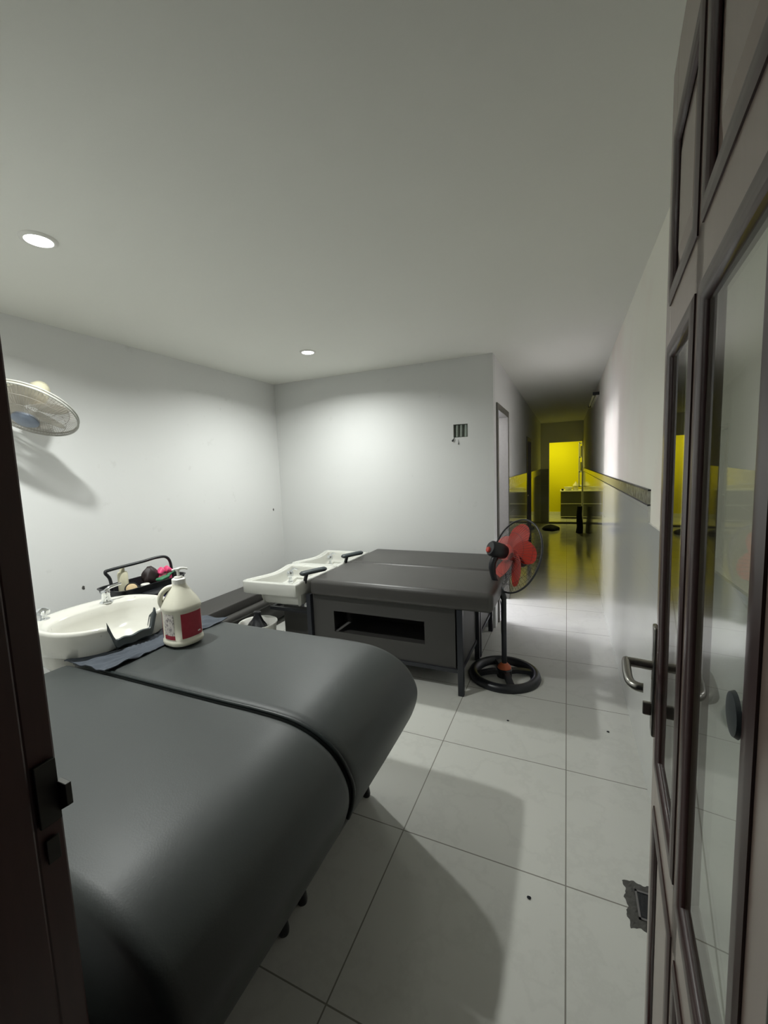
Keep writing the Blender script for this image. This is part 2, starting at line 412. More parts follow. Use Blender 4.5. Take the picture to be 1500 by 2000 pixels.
# local +Y after this rotation points to world... visible face must look to -X world
def dl(u, v, z): return (u, v, z)
SGN = -1                                                      # visible face on local -Y
def dbox(bm, u0, u1, v0, v1, z0, z1, b=0): 
    a, c = SGN*v0, SGN*v1
    return box(bm, (u0, min(a, c), z0), (u1, max(a, c), z1), b)
A0, A1, B0, B1 = 0.070, 0.325, 0.370, 0.640                   # openings along u
Z = [0.20, 0.74, 0.838, 1.652, 1.732, 2.005]                   # lower panel, glass, upper panel
bm = bmesh.new()
dbox(bm, 0, A0, -TH, 0, 0.01, 2.15, 0.003); vs_ = dbox(bm, A1, B0, -TH, 0, 0.2, 2.005)
for v in vs_:
    if v.co.y > TH*0.5: v.co.x = (A1+B0)/2+(v.co.x-(A1+B0)/2)*0.35
dbox(bm, B1, WD, -TH, 0, 0.01, 2.15, 0.003)
for z0, z1 in ((0.01, 0.20), (0.74, 0.838), (1.652, 1.732), (2.005, 2.15)): dbox(bm, A0, B0, -TH, 0, z0, z1) if False else dbox(bm, A0, B1, -TH, 0.0, z0, z1)
finish('door_stiles', bm, m_wood, door)
def moulding(bm, u0, u1, z0, z1, side=1):
    prof = [(-0.006, 0.0), (-0.006, 0.002), (0.0, 0.0042), (0.010, 0.0048), (0.016, 0.0038), (0.020, 0.001), (0.0215, -0.0045)]
    ring = []
    for (o, h) in prof:
        v = h if side > 0 else -TH-h
        ring.append([(u0+o, SGN*v, z0+o), (u1-o, SGN*v, z0+o), (u1-o, SGN*v, z1-o), (u0+o, SGN*v, z1-o)])
    loft(bm, ring)
names = {0: 'lower', 2: 'glass', 4: 'upper'}
for (u0, u1) in ((A0, A1), (B0, B1)):
    for zi in (0, 2, 4):
        bm = bmesh.new()
        moulding(bm, u0, u1, Z[zi], Z[zi+1], 1)
        finish('moulding', bm, m_mould, door, 50)
        bm = bmesh.new()
        if zi == 2:
            dbox(bm, u0+0.002, u1-0.002, -0.0085, -0.004, Z[zi]+0.002, Z[zi+1]-0.002)
            g = finish('glass_pane', bm, m_glass, door); g['label'] = 'clear glass pane'
        else:
            dbox(bm, u0, u1, -TH+0.006, -0.006, Z[zi], Z[zi+1])
            for s in (1, -1):
                c0 = -TH/2+s*0.007; c1 = -TH/2+s*0.012; q = 0.045; q2 = 0.062
                rings = [[(a, SGN*v, z) for a, z in ((u0+p, Z[zi]+p), (u1-p, Z[zi]+p), (u1-p, Z[zi+1]-p), (u0+p, Z[zi+1]-p))] for p, v in ((q, c0), (q2, c1))]
                loft(bm, rings, cap1=True)
            finish('wood_panel', bm, m_wood, door)
# lever handles on both faces
for side in (1, -1):
    base = 0.0 if side > 0 else -TH
    P = lambda u, v, z: Vector((u, SGN*(base+side*v), z))
    bm = bmesh.new()
    lo = P(0.020, 0, 0.885); hi = P(0.052, 0.009, 1.118)
    box(bm, (lo.x, min(lo.y, hi.y), lo.z), (hi.x, max(lo.y, hi.y), hi.z), 0.0042, 3)
    hp = finish('handle_plate', bm, m_nickel, door, 40)
    bm = bmesh.new()
    path = smoothpath([P(0.036, 0.006, 1.032), P(0.036, 0.035, 1.033), P(0.036, 0.052, 1.033)], 4)
    tube(bm, path, 0.0095, 12)
    path = [P(0.030, 0.054, 1.033), P(0.05, 0.055, 1.033), P(0.09, 0.054, 1.030), P(0.118, 0.050, 1.028), P(0.130, 0.040, 1.028), P(0.132, 0.030, 1.028)]
    tube(bm, smoothpath(path, 5), 0.0085, 12)
    finish('lever', bm, m_nickel, hp, 50)
    bm = bmesh.new(); lo = P(0.031, 0.008, 0.925); hi = P(0.041, 0.024, 0.953)
    box(bm, (lo.x, min(lo.y, hi.y), lo.z), (hi.x, max(lo.y, hi.y), hi.z), 0.003)
    finish('thumb_turn', bm, m_nickel, hp)
bm = bmesh.new()
lathe(bm, [(0.0001, 0.004), (0.010, 0.004), (0.0165, 0.003), (0.018, 0.0)], (B1-0.030, SGN*0.004, 1.255), (0, SGN, 0), 24)
finish('round_knob', bm, m_rubber, door, 50)
for z in (0.3, 1.1, 1.85):
    bm = bmesh.new(); lathe(bm, [(0.0001, 0), (0.008, 0), (0.008, 0.09), (0.0001, 0.09)], (WD+0.006, SGN*0.004, z), (0, 0, 1), 12)
    finish('hinge', bm, m_nickel, door, 40)

# ================================================================== CEILING DOWNLIGHTS
for i, (x, y) in enumerate(LIGHTS):
    t = empty('ceiling_downlight', (x, y, H), ['round ceiling downlight nearer the doorway, at left', 'round ceiling downlight nearer the back wall'][i], 'ceiling light', 'recessed downlights')
    bm = bmesh.new(); lathe(bm, [(0.046, -0.001), (0.046, -0.008), (0.052, -0.010), (0.060, -0.006), (0.062, 0.0)], n=40); finish('trim_ring', bm, m_pumpw, t, 60)
    bm = bmesh.new(); lathe(bm, [(0.0001, -0.004), (0.03, -0.0045), (0.046, -0.003)], n=40); finish('lens', bm, m_lens, t, 60)

# ================================================================== NEAR SHAMPOO BEDS (curved foot end)
def bed_profile():
    top = [(-1.900, 0.665), (-1.895, 0.690), (-1.875, 0.702), (-1.6, 0.703), (-1.3, 0.703), (-1.05, 0.704), (-0.93, 0.706), (-0.84, 0.705)]
    crv = smoothpath([(-0.84, 0.705, 0), (-0.76, 0.699, 0), (-0.681, 0.676, 0), (-0.612, 0.632, 0), (-0.572, 0.570, 0), (-0.562, 0.510, 0), (-0.585, 0.430, 0), (-0.632, 0.345, 0), (-0.700, 0.225, 0), (-0.770, 0.105, 0), (-0.798, 0.055, 0)], 4)
    p = top + [(c[0], c[1]) for c in crv[1:]]
    p += [(-0.83, 0.045), (-1.2, 0.045), (-1.6, 0.045), (-1.86, 0.045), (-1.885, 0.07), (-1.895, 0.4)]
    return p
def curved_bed(y0, y1, label, first=None):
    t = empty('massage_bed', (-1.25, (y0+y1)/2, 0), label, 'bed', 'curved grey shampoo beds near the doorway')
    P = bed_profile(); cx = sum(p[0] for p in P)/len(P); cz = 0.4
    bm = bmesh.new(); hw = (y1-y0)/2; rings = []
    def inset(d):
        out = []; n = len(P)
        for i in range(n):
            a = Vector((P[i-1][0], P[i-1][1])); b = Vector((P[(i+1) % n][0], P[(i+1) % n][1])); tt = (b-a).normalized()
            nn = Vector((-tt.y, tt.x))          # inward for clockwise outline
            q = Vector((P[i][0], P[i][1])) - nn*d*1.0
            out.append(q)
        return out
    for (yy, d) in ((-hw, 0.030), (-hw+0.002, 0.018), (-hw+0.008, 0.008), (-hw+0.018, 0.002), (-hw+0.035, 0), (-hw*0.5, -0.002), (0, -0.003), (hw*0.5, -0.002), (hw-0.035, 0), (hw-0.018, 0.002), (hw-0.008, 0.008), (hw-0.002, 0.018), (hw, 0.030)):
        rings.append([(q.x+1.25, yy, q.y) for q in inset(d)])
    loft(bm, rings, True, True, True)
    finish('bed_body', bm, m_vinyl, t, 50)
    bm = bmesh.new()
    if y0 > 0.9:
        tube(bm, [(p[0]+1.25-0.004*(1 if p[0] > -0.84 else 0), -hw+0.001, p[1]-0.0060) for p in P[2:32]], 0.0065, 8)  # dark tube added in the seam, standing for the groove's shade
        finish('seam_shade_line', bm, m_seam_shade, t, 60)
    else: bm.free()
    for (x, y) in ((-0.812, hw-0.045), (-0.812, -hw+0.045), (-1.82, hw-0.06), (-1.82, -hw+0.06)):
        bm = bmesh.new(); lathe(bm, [(0.0001, 0), (0.016, 0), (0.018, 0.012), (0.013, 0.05), (0.0001, 0.052)], (x+1.25, y, 0), n=16)
        finish('foot', bm, m_black, t, 40)
    return t
curved_bed(0.372, 0.9585, 'curved-end grey vinyl shampoo bed nearest the doorway')
curved_bed(0.9695, 1.552, 'curved-end grey vinyl shampoo bed with the pump jug and towel on it')

# towel across the bed head
def towel_z(x, y, u, v):
    q_ = min(1.0, max(0.0, (math.hypot(x+1.585, y-1.268)-0.085)/0.08))
    return 0.7135 + 0.0030*math.sin(14*u+5*v)*q_ + 0.0035*q_*math.sin(34*math.atan2(x+1.66, y-1.20))*math.exp(-((math.hypot(x+1.66, y-1.20)-0.16)/0.11)**2) + 0.008*q_*max(0, math.sin(26*(u*0.45+v*0.9)+1.2*math.sin(5*u)))*(0.3+0.7*math.exp(-((v-0.32)/0.22)**2)) + 0.002*q_*math.sin(43*v-17*u)
bm = bmesh.new(); NU, NV = 46, 70; gridv = []
for j in range(NV+1):
    v = j/NV; y = 0.948+0.606*v
    xr = -1.640 + 0.025*v + 0.006*math.sin(v*9)
    xl = -1.905 + 0.03*math.sin(v*4)
    row = []
    for i in range(NU+1):
        u = i/NU; x = xl+(xr-xl)*u; yy = y-0.012*(1-u)*(1-v)*0+0.010*math.sin(u*7)*v
        row.append(bm.verts.new((x, yy, towel_z(x, yy, u, v))))
    gridv.append(row)
for j in range(NV):
    for i in range(NU): bm.faces.new((gridv[j][i], gridv[j][i+1], gridv[j+1][i+1], gridv[j+1][i]))
r = bmesh.ops.extrude_face_region(bm, geom=bm.faces[:])
for v in [g for g in r['geom'] if isinstance(g, bmesh.types.BMVert)]: v.co.z -= 0.0035
tag(finish('towel', bm, m_cloth, None, 60), 'wrinkled blue-grey towel spread across the bed head under the basin', 'towel')

# ================================================================== NEAR BASIN
def superell(a, b, th, e=2.4):
    c, s = math.cos(th), math.sin(th)
    return (a*abs(c)**(2/e)*(1 if c >= 0 else -1), b*abs(s)**(2/e)*(1 if s >= 0 else -1))
bc = Vector((-2.0, 1.19, 0))
t = empty('shampoo_basin', (bc.x, bc.y, 0), 'white ceramic shampoo basin with a neck notch at the head of the near beds', 'basin', 'salon basins')
NT = 96; PH0 = -0.12; ZR = 0.832
def notch(th):
    d = (th-PH0+PI) % (2*PI)-PI
    w0 = 0.37
    if abs(d) >= w0: return 9.0
    k_ = min(1.0, (w0-abs(d))/0.16)
    return ZR-0.088*(k_*k_*(3-2*k_))
rings = []
spec = [(0.110, 0.165, -0.03, 0.590), (0.130, 0.205, -0.035, 0.605), (0.155, 0.232, -0.06, 0.650), (0.163, 0.245, -0.067, 0.705), (0.226, 0.252, -0.006, 0.718), (0.243, 0.264, 0, 0.77), (0.250, 0.271, 0, 0.815), (0.249, 0.270, 0, ZR-0.004), (0.244, 0.264, 0, ZR), (0.234, 0.254, 0.0, ZR),
        (0.185, 0.246, 0.045, ZR-0.004), (0.178, 0.238, 0.047, ZR-0.014), (0.172, 0.228, 0.045, ZR-0.05), (0.160, 0.205, 0.04, ZR-0.09), (0.135, 0.165, 0.03, ZR-0.125), (0.09, 0.11, 0.02, ZR-0.145), (0.03, 0.03, 0.02, ZR-0.152), (0.0005, 0.0005, 0.02, ZR-0.153)]
for (a, b, sx, z) in spec:
    rg = []
    for j in range(NT):
        th = 2*PI*j/NT; x, y = superell(a, b, th); zz = min(z, notch(th)) if z > 0.7 else z
        rg.append((x+sx, y, zz))
    rings.append(rg)
bm = bmesh.new(); loft(bm, rings, True, True, False); finish('basin_bowl', bm, m_ceramic_n, t, 60)
# rubber neck rest lining the notch
bm = bmesh.new(); sec = []
for i in range(25):
    d = -0.34+0.68*i/24; th = PH0+d; zz = notch(th); s_ = []
    for (a, b, sx, dz) in ((0.254, 0.275, 0, -0.006), (0.250, 0.271, 0, 0.024), (0.242, 0.263, 0, 0.027), (0.190, 0.250, 0.046, 0.007), (0.170, 0.230, 0.046, -0.012), (0.166, 0.226, 0.046, -0.035)):
        x, y = superell(a, b, th); s_.append((x+sx, y, min(zz, ZR+0.004)+dz-0.004+(0.006*math.sin(d*14)**2)))
    sec.append(s_)
loft(bm, sec, True, True, True); finish('neck_rest', bm, m_rubber, t, 60)
def faucet(bm, p, hgt, lever_dir):
    p = Vector(p); d = Vector(lever_dir).normalized()
    lathe(bm, [(0.0001, 0), (0.030, 0), (0.030, 0.004), (0.022, 0.010), (0.020, hgt*0.55), (0.022, hgt*0.6), (0.020, hgt*0.8), (0.0001, hgt*0.82)], p, n=20)
    tube(bm, [p+Vector((0, 0, hgt*0.78)), p+Vector((0, 0, hgt*0.98))+d*0.02, p+Vector((0, 0, hgt*1.08))+d*0.075], [0.010, 0.009, 0.006], 10)
bm = bmesh.new(); faucet(bm, (-0.152, 0.100, ZR-0.003), 0.075, (0.2, 1, 0)); finish('faucet', bm, m_chrome, t, 45)
bm = bmesh.new(); lathe(bm, [(0.0001, 0), (0.024, 0), (0.024, 0.004), (0.012, 0.01), (0.012, 0.022), (0.026, 0.03), (0.028, 0.045), (0.016, 0.056), (0.0001, 0.058)], (-0.180, -0.165, ZR-0.004), n=20); finish('mixer_knob', bm, m_chrome, t, 45)
bm = bmesh.new(); lathe(bm, [(0.0001, 0), (0.018, 0), (0.018, 0.003), (0.0001, 0.004)], (0.02, 0, ZR-0.153), n=20); finish('drain', bm, m_chrome, t, 45)
bm = bmesh.new(); box(bm, (-0.17, -0.19, 0), (0.085, 0.19, 0.50), 0.02); box(bm, (-0.14, -0.15, 0.50), (0.085, 0.15, 0.585), 0.01); finish('pedestal', bm, m_panel, t, 40)

# ================================================================== PUMP JUG
jc = Vector((-1.585, 1.268, 0.7135))
t = empty('pump_jug', jc, 'large ivory plastic pump jug with red labels standing on the towel edge', 'bottle', rz=R(-6))
def rr(a, b, z, e=2.6, n=48): return [(superell(a, b, 2*PI*j/n, e)[0], superell(a, b, 2*PI*j/n, e)[1], z) for j in range(n)]
JA, JB = 0.078, 0.074
bm = bmesh.new()
loft(bm, [rr(JA*0.92, JB*0.92, 0), rr(JA*0.99, JB*0.99, 0.004), rr(JA*1.03, JB*1.03, 0.012), rr(JA*1.02, JB*1.02, 0.022), rr(JA*0.97, JB*0.97, 0.028), rr(JA*0.97, JB*0.97, 0.152), rr(JA*1.02, JB*1.02, 0.158), rr(JA*1.03, JB*1.03, 0.168), rr(JA*1.0, JB*1.0, 0.176),
          rr(JA*0.82, JB*0.86, 0.200, 2.6), rr(JA*0.60, JB*0.66, 0.228, 2.3), rr(0.034, 0.034, 0.252, 2), rr(0.029, 0.029, 0.262, 2), rr(0.029, 0.029, 0.268, 2), rr(0.020, 0.020, 0.270, 2), rr(0.0005, 0.0005, 0.270, 2)], True, True)
finish('jug_body', bm, m_jug, t, 45)
bm = bmesh.new(); tube(bm, smoothpath([(-0.010, -0.016, 0.256), (-0.028, -0.043, 0.250), (-0.042, -0.062, 0.226), (-0.045, -0.066, 0.195), (-0.040, -0.058, 0.165)], 5), 0.0115, 10); finish('handle', bm, m_jug, t, 60)
bm = bmesh.new(); lathe(bm, [(0.0001, 0.266), (0.0285, 0.266), (0.0285, 0.288), (0.025, 0.291), (0.018, 0.292), (0.018, 0.298), (0.009, 0.300), (0.0001, 0.300)], n=28); finish('pump_collar', bm, m_pumpw, t, 40)
bm = bmesh.new(); lathe(bm, [(0.0001, 0.29), (0.006, 0.29), (0.006, 0.322), (0.010, 0.326), (0.010, 0.334), (0.0001, 0.336)], n=16)
tube(bm, smoothpath([(-0.013, -0.020, 0.329), (0.0, 0.0, 0.334), (0.012, 0.019, 0.333), (0.021, 0.034, 0.327)], 4), [0.004]*5+[0.0055]*4+[0.0045]*3+[0.003], 8)
finish('pump_nozzle', bm, m_pumpw, t, 50)
def label_patch(name, t0, t1, z0, z1, mat, off=0.0012, parent=t):
    bm = bmesh.new(); a = []; n = 16
    for z in (z0, z1):
        ra = []
        for i in range(n+1):
            th = t0+(t1-t0)*i/n; x, y = superell(JA*0.97+off, JB*0.97+off, th, 2.6); ra.append((x, y, z))
        a.append(ra)
    loft(bm, a, False)
    r = bmesh.ops.extrude_face_region(bm, geom=bm.faces[:])
    for v in [g for g in r['geom'] if isinstance(g, bmesh.types.BMVert)]:
        v.co.x *= 1-0.001/JA; v.co.y *= 1-0.001/JB
    return finish(name, bm, mat, parent, 60)
JUG_T = t

# ================================================================== REAR SHAMPOO BEDS (rectangular)
def rear_bed(y0, label, proto=None):
    t = empty('shampoo_bed', (-1.18, y0, 0), label, 'bed', 'rectangular brown-grey shampoo beds by the back wall')
    x0, x1 = -1.70+1.18, -0.395+1.18
    bm = bmesh.new(); box(bm, (x0, -0.035, 0.563), (x1, 0.545, 0.688), 0.035, 5); finish('cushion', bm, m_vinyl_b, t, 45)
    fx0, fx1 = -1.742+1.18, -0.60+1.18
    # front panel with window
    wx0, wx1, wz0, wz1 = -1.530+1.18, -0.845+1.18, 0.298, 0.452
    bm = bmesh.new(); zt, zb = 0.562, 0.165
    for (a, b, c, d) in ((fx0+0.04, wx0, zb, zt), (wx1, fx1-0.04, zb, zt), (wx0, wx1, zb, wz0), (wx0, wx1, wz1, zt)):
        box(bm, (a, 0.012, c), (b, 0.026, d))
    box(bm, (fx0+0.04, 0.49, zb), (fx1-0.04, 0.504, zt)); box(bm, (fx1-0.024, 0.026, zb), (fx1-0.010, 0.49, zt)); box(bm, (fx0+0.01, 0.026, zb), (fx0+0.024, 0.49, zt))
    box(bm, (fx0+0.024, 0.026, zb), (fx1-0.024, 0.49, zb+0.012)); box(bm, (fx0-0.33, 0.14, 0.03), (fx0, 0.154, 0.40))  # last box: dark board added under the basin bars to darken that gap
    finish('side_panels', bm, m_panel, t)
    bm = bmesh.new()
    box(bm, (wx0-0.02, 0.03, wz0-0.05), (wx1+0.02, 0.40, wz0-0.038)); finish('inner_shelf', bm, m_panel, t)
    bm = bmesh.new()
    for z in (zb-0.012,): 
        box(bm, (fx0+0.02, 0.0, z-0.012), (fx1-0.02, 0.024, z+0.012)); box(bm, (fx0+0.02, 0.494, z-0.012), (fx1-0.02, 0.518, z+0.012))
        box(bm, (fx1-0.026, 0.02, z-0.012), (fx1-0.002, 0.50, z+0.012)); box(bm, (fx0+0.002, 0.02, z-0.012), (fx0+0.026, 0.50, z+0.012))
    # bars that carry the basin
    for y in (0.02, 0.49): box(bm, (fx0-0.36, y-0.012, 0.405), (fx0+0.02, y+0.012, 0.430))
    box(bm, (fx0-0.36, 0.02, 0.405), (fx0-0.335, 0.49, 0.430))
    finish('steel_frame', bm, m_steel_black, t)
    for (x, y) in ((fx1-0.022, 0.0), (fx1-0.022, 0.518), (fx0, 0.0), (fx0, 0.518)):
        bm = bmesh.new(); box(bm, (x, y-0.018, 0), (x+0.036, y+0.018, 0.565), 0.002); finish('leg', bm, m_steel_black, t)
    return t
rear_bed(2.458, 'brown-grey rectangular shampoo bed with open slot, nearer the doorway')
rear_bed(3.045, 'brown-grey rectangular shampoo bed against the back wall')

def rear_basin(y0, label):
    t = empty('backwash_basin', (-2.0, y0, 0), label, 'basin', 'salon basins')
    key = [(-1.752, 0.0), (-1.98, -0.012), (-2.19, -0.020), (-2.225, -0.005), (-2.232, 0.03), (-2.205, 0.11), (-2.175, 0.20), (-2.165, 0.27), (-2.178, 0.36), (-2.205, 0.46), (-2.22, 0.52), (-2.21, 0.560), (-2.17, 0.575), (-1.98, 0.578), (-1.752, 0.575)]
    pts = smoothpath([(k_[0]+2.0, k_[1], 0) for k_ in key], 5); pts = [(p.x, p.y) for p in pts]
    # close along the bed side
    pts += [(0.248, 0.575-0.575*i/8) for i in range(1, 8)]
    cx, cy = 0.02, 0.285; n = len(pts)
    def off(d):
        out = []
        for i in range(n):
            a = Vector(pts[i-1]); b = Vector(pts[(i+1) % n]); tt = (b-a)
            if tt.length < 1e-6: tt = Vector((1, 0))
            tt.normalize(); nn = Vector((tt.y, -tt.x)); c_ = Vector((cx, cy))-Vector(pts[i])
            if nn.dot(c_) < 0: nn = -nn
            out.append(Vector(pts[i])+nn*d)
        return out
    def scl(s, d=0.05, ox=0.0):
        return [Vector((cx+ox, cy))+(q-Vector((cx, cy)))*s for q in off(d)]
    ZT = 0.662
    lay = [(scl(0.985, 0.006), ZT-0.095), (off(0.003), ZT-0.090), (off(0), ZT-0.01), (off(0.003), ZT-0.002), (off(0.008), ZT), (off(0.020), ZT), (off(0.025), ZT-0.004), (off(0.028), ZT-0.010),
           (off(0.046), ZT-0.011), (off(0.049), ZT-0.007), (off(0.055), ZT-0.008), (off(0.060), ZT-0.03), (scl(0.97), ZT-0.075), (scl(0.88), ZT-0.11), (scl(0.72), ZT-0.122), (scl(0.5), ZT-0.125), (scl(0.2), ZT-0.135), (scl(0.01), ZT-0.136)]
    bm = bmesh.new(); loft(bm, [[(q.x, q.y, z) for q in L] for L, z in lay], True, False, True)
    # outer bulge under the skirt
    loft(bm, [[(q.x, q.y, z) for q in L] for L, z in ((scl(0.985, 0.006), ZT-0.095), (scl(0.86, 0.05, 0.045), ZT-0.097), (scl(0.85, 0.05, 0.045), ZT-0.13), (scl(0.81, 0.05, 0.045), ZT-0.175), (scl(0.70, 0.05, 0.05), ZT-0.195), (scl(0.5, 0.05, 0.05), ZT-0.20))], True, False, True)
    finish('basin_bowl', bm, m_ceramic, t, 60)
    bm = bmesh.new(); lathe(bm, [(0.0001, 0), (0.022, 0), (0.022, 0.01), (0.013, 0.018), (0.013, 0.045), (0.027, 0.055), (0.030, 0.075), (0.024, 0.092), (0.0001, 0.098)], (-0.02, 0.30, ZT-0.085), n=20)
    tube(bm, [(-0.02, 0.30, ZT+0.005), (-0.02, 0.35, ZT+0.02), (-0.01, 0.38, ZT+0.005)], 0.008, 8); finish('mixer_tap', bm, m_chrome, t, 45)
    bm = bmesh.new(); lathe(bm, [(0.0001, 0), (0.018, 0), (0.018, 0.008), (0.010, 0.016), (0.0001, 0.018)], (-0.115, 0.10, ZT-0.060), n=16); finish('overflow_plug', bm, m_chrome, t, 45)
    # gel neck pad on a stalk at the bed side
    bm = bmesh.new()
    a = Vector((0.235, 0.085, 0.716)); b = Vector((0.335, 0.275, 0.724)); pr = smoothpath([a, (a+b)/2+Vector((0, 0, 0.002)), b], 5)
    tube(bm, pr, [0.016]+[0.028]*9+[0.016], 12); 
    for v in bm.verts: v.co.z = 0.720+(v.co.z-0.720)*0.62
    np_ = finish('neck_pad', bm, m_rubber, t, 60)
    bm = bmesh.new(); tube(bm, [(0.262, 0.13, 0.722), (0.236, 0.13, 0.64)], 0.014, 10); finish('pad_stalk', bm, m_black, np_, 50)
    return t
rear_basin(2.335, 'white square-rimmed backwash basin in front, with black neck pad')
rear_basin(2.945, 'white square-rimmed backwash basin behind, nearest the back wall')

# low bench along the left wall
t = empty('low_bench', (-2.69, 2.6, 0), 'low dark padded bench running along the left wall', 'bench')
bm = bmesh.new(); box(bm, (-0.15, -0.55, 0.30), (0.155, 1.02, 0.385), 0.012, 3); finish('seat', bm, m_vinyl_b, t, 45)
bm = bmesh.new(); box(bm, (-0.14, -0.53, 0.03), (0.10, 1.0, 0.30)); finish('base', bm, m_panel, t)
bm = bmesh.new(); tube(bm, [(0.195, -0.53, 0.285), (0.195, 0.75, 0.285)], 0.035, 16); box(bm, (0.10, 0.70, 0.26), (0.20, 0.74, 0.29)); box(bm, (0.10, -0.48, 0.26), (0.20, -0.44, 0.29)); finish('padded_rail', bm, m_vinyl_b, t, 45)
for y in (-0.5, 0.92):
    bm = bmesh.new(); box(bm, (0.08, y, 0), (0.12, y+0.04, 0.30)); finish('leg', bm, m_steel_black, t)

# bin under the front basin
t = empty('waste_bin', (-2.150, 2.375, 0), 'off-white round bin with a black bag, under the front basin', 'bin')
bm = bmesh.new(); lathe(bm, [(0.10, 0), (0.115, 0.01), (0.136, 0.315), (0.145, 0.322), (0.145, 0.330), (0.136, 0.330), (0.128, 0.32), (0.108, 0.02), (0.0001, 0.02)], n=36, cap0=True); finish('tub', bm, m_pumpw, t, 50)
bm = bmesh.new(); rg = []
for (r_, z) in ((0.110, 0.20), (0.10, 0.285), (0.08, 0.315), (0.050, 0.345), (0.03, 0.385), (0.035, 0.41), (0.001, 0.415)):
    rg.append([((r_*(1+0.18*math.sin(5*a+z*30)))*math.cos(a)*0.9, r_*(1+0.15*math.cos(4*a+z*20))*math.sin(a)*0.6, z) for a in [2*PI*j/28 for j in range(28)]])
loft(bm, rg, True, True, False); finish('bag', bm, m_black, t, 50)

# ================================================================== TROLLEY TRAY WITH SALON THINGS
TX, TY, TZ = -2.50, 1.745, 0.735
t = empty('salon_trolley', (TX, TY, 0), 'black plastic salon trolley with a carrying bar behind the near basin', 'trolley')
def tray(bm, z, hx, hy, h):
    r0 = lambda s, zz, e=6: [(superell(hx*s, hy*s, 2*PI*j/48, e)[0], superell(hx*s, hy*s, 2*PI*j/48, e)[1], zz) for j in range(48)]
    loft(bm, [r0(0.90, z), r0(0.94, z), r0(1.0, z+h-0.006), r0(1.03, z+h-0.004), r0(1.03, z+h), r0(0.985, z+h), r0(0.925, z+0.006), r0(0.4, z+0.006)], True, True, True)
bm = bmesh.new(); tray(bm, TZ, 0.13, 0.235, 0.062); finish('top_tray', bm, m_black, t, 40)
bm = bmesh.new(); tray(bm, 0.42, 0.13, 0.22, 0.055); finish('middle_tray', bm, m_black, t, 40)
bm = bmesh.new(); tray(bm, 0.10, 0.13, 0.22, 0.055); finish('bottom_tray', bm, m_black, t, 40)
bm = bmesh.new()
hb = smoothpath([(0.0, -0.205, TZ+0.04), (0.0, -0.212, 0.86), (0.0, -0.235, 0.905), (0.0, -0.20, 0.915), (0, 0, 0.920), (0, 0.10, 0.925), (0, 0.17, 0.915), (0, 0.202, 0.870), (0, 0.207, TZ+0.04)], 6)
tube(bm, hb, 0.0095, 10); finish('carry_handle', bm, m_black, t, 60)
for (x, y) in ((0, -0.205), (0, 0.205)):
    bm = bmesh.new(); tube(bm, [(x, y*0.9, 0.10), (x, y*0.9, TZ+0.02)], 0.011, 10); finish('post', bm, m_black, t, 50)
for (x, y) in ((-0.09, -0.17), (0.09, -0.17), (-0.09, 0.17), (0.09, 0.17)):
    bm = bmesh.new(); lathe(bm, [(0.0001, -0.011), (0.024, -0.011), (0.028, -0.006), (0.028, 0.006), (0.024, 0.011), (0.0001, 0.011)], (x, y, 0.028), (0, 1, 0), 18); tube(bm, [(x, y, 0.03), (x, y, 0.10)], 0.007, 8); finish('caster', bm, m_black, t, 45)
zb = TZ+0.006
def at(x, y): return (TX+x, TY+y, zb)
t = empty('lotion_bottle', at(-0.03, -0.115), 'cream lotion bottle standing in the trolley tray', 'bottle')
bm = bmesh.new(); lathe(bm, [(0.0001, 0), (0.027, 0), (0.029, 0.006), (0.029, 0.125), (0.024, 0.138), (0.0001, 0.139)], n=28); finish('body', bm, m_cream, t, 40)
bm = bmesh.new(); lathe(bm, [(0.0001, 0.138), (0.014, 0.138), (0.014, 0.165), (0.012, 0.170), (0.0001, 0.171)], n=20); finish('cap', bm, m_cream, t, 40)
t = empty('powder_compact', at(0.075, -0.135), 'round black compact with a beige puff, at left in the tray', 'compact')
ax = (0.75, -0.45, 0.5)
bm = bmesh.new(); lathe(bm, [(0.0001, -0.008), (0.036, -0.008), (0.039, 0), (0.036, 0.006), (0.032, 0.004)], (0, 0, 0.045), ax, 28, cap0=True); finish('case', bm, m_black, t, 45)
bm = bmesh.new(); lathe(bm, [(0.031, 0.003), (0.027, 0.010), (0.012, 0.013), (0.0001, 0.013)], (0, 0, 0.045), ax, 28, cap0=True); finish('puff', bm, m_beige, t, 60)
t = empty('small_jar', at(0.08, -0.05), 'small white jar in the trolley tray beside the compact', 'jar')
bm = bmesh.new(); lathe(bm, [(0.0001, 0), (0.022, 0), (0.024, 0.004), (0.024, 0.035), (0.0001, 0.036)], n=24); finish('body', bm, m_whiteitem, t, 40)
bm = bmesh.new(); lathe(bm, [(0.0001, 0.036), (0.025, 0.036), (0.026, 0.05), (0.023, 0.054), (0.0001, 0.055)], n=24); finish('lid', bm, m_pumpw, t, 40)
bm = bmesh.new(); rg = []
for i in range(13):
    p = i/12; rad = 0.052*math.sin(PI*min(0.97, max(0.03, p)))**0.55
    rg.append([(TX+0.0+rad*0.75*math.cos(a)*(1+0.12*math.sin(3*a+p*9)), TY+0.045+rad*math.sin(a)*(1+0.15*math.cos(4*a-p*7)), zb+0.002+0.135*p) for a in [2*PI*j/26 for j in range(26)]])
loft(bm, rg, True, True, True)
tag(finish('hair_piece', bm, m_darkhair, None, 70), 'dark brown bundled hair piece in the middle of the tray', 'hair piece')
t = empty('hair_clip', at(0.02, 0.135), 'bright pink hair clip lying on top in the trolley tray', 'hair clip')
bm = bmesh.new()
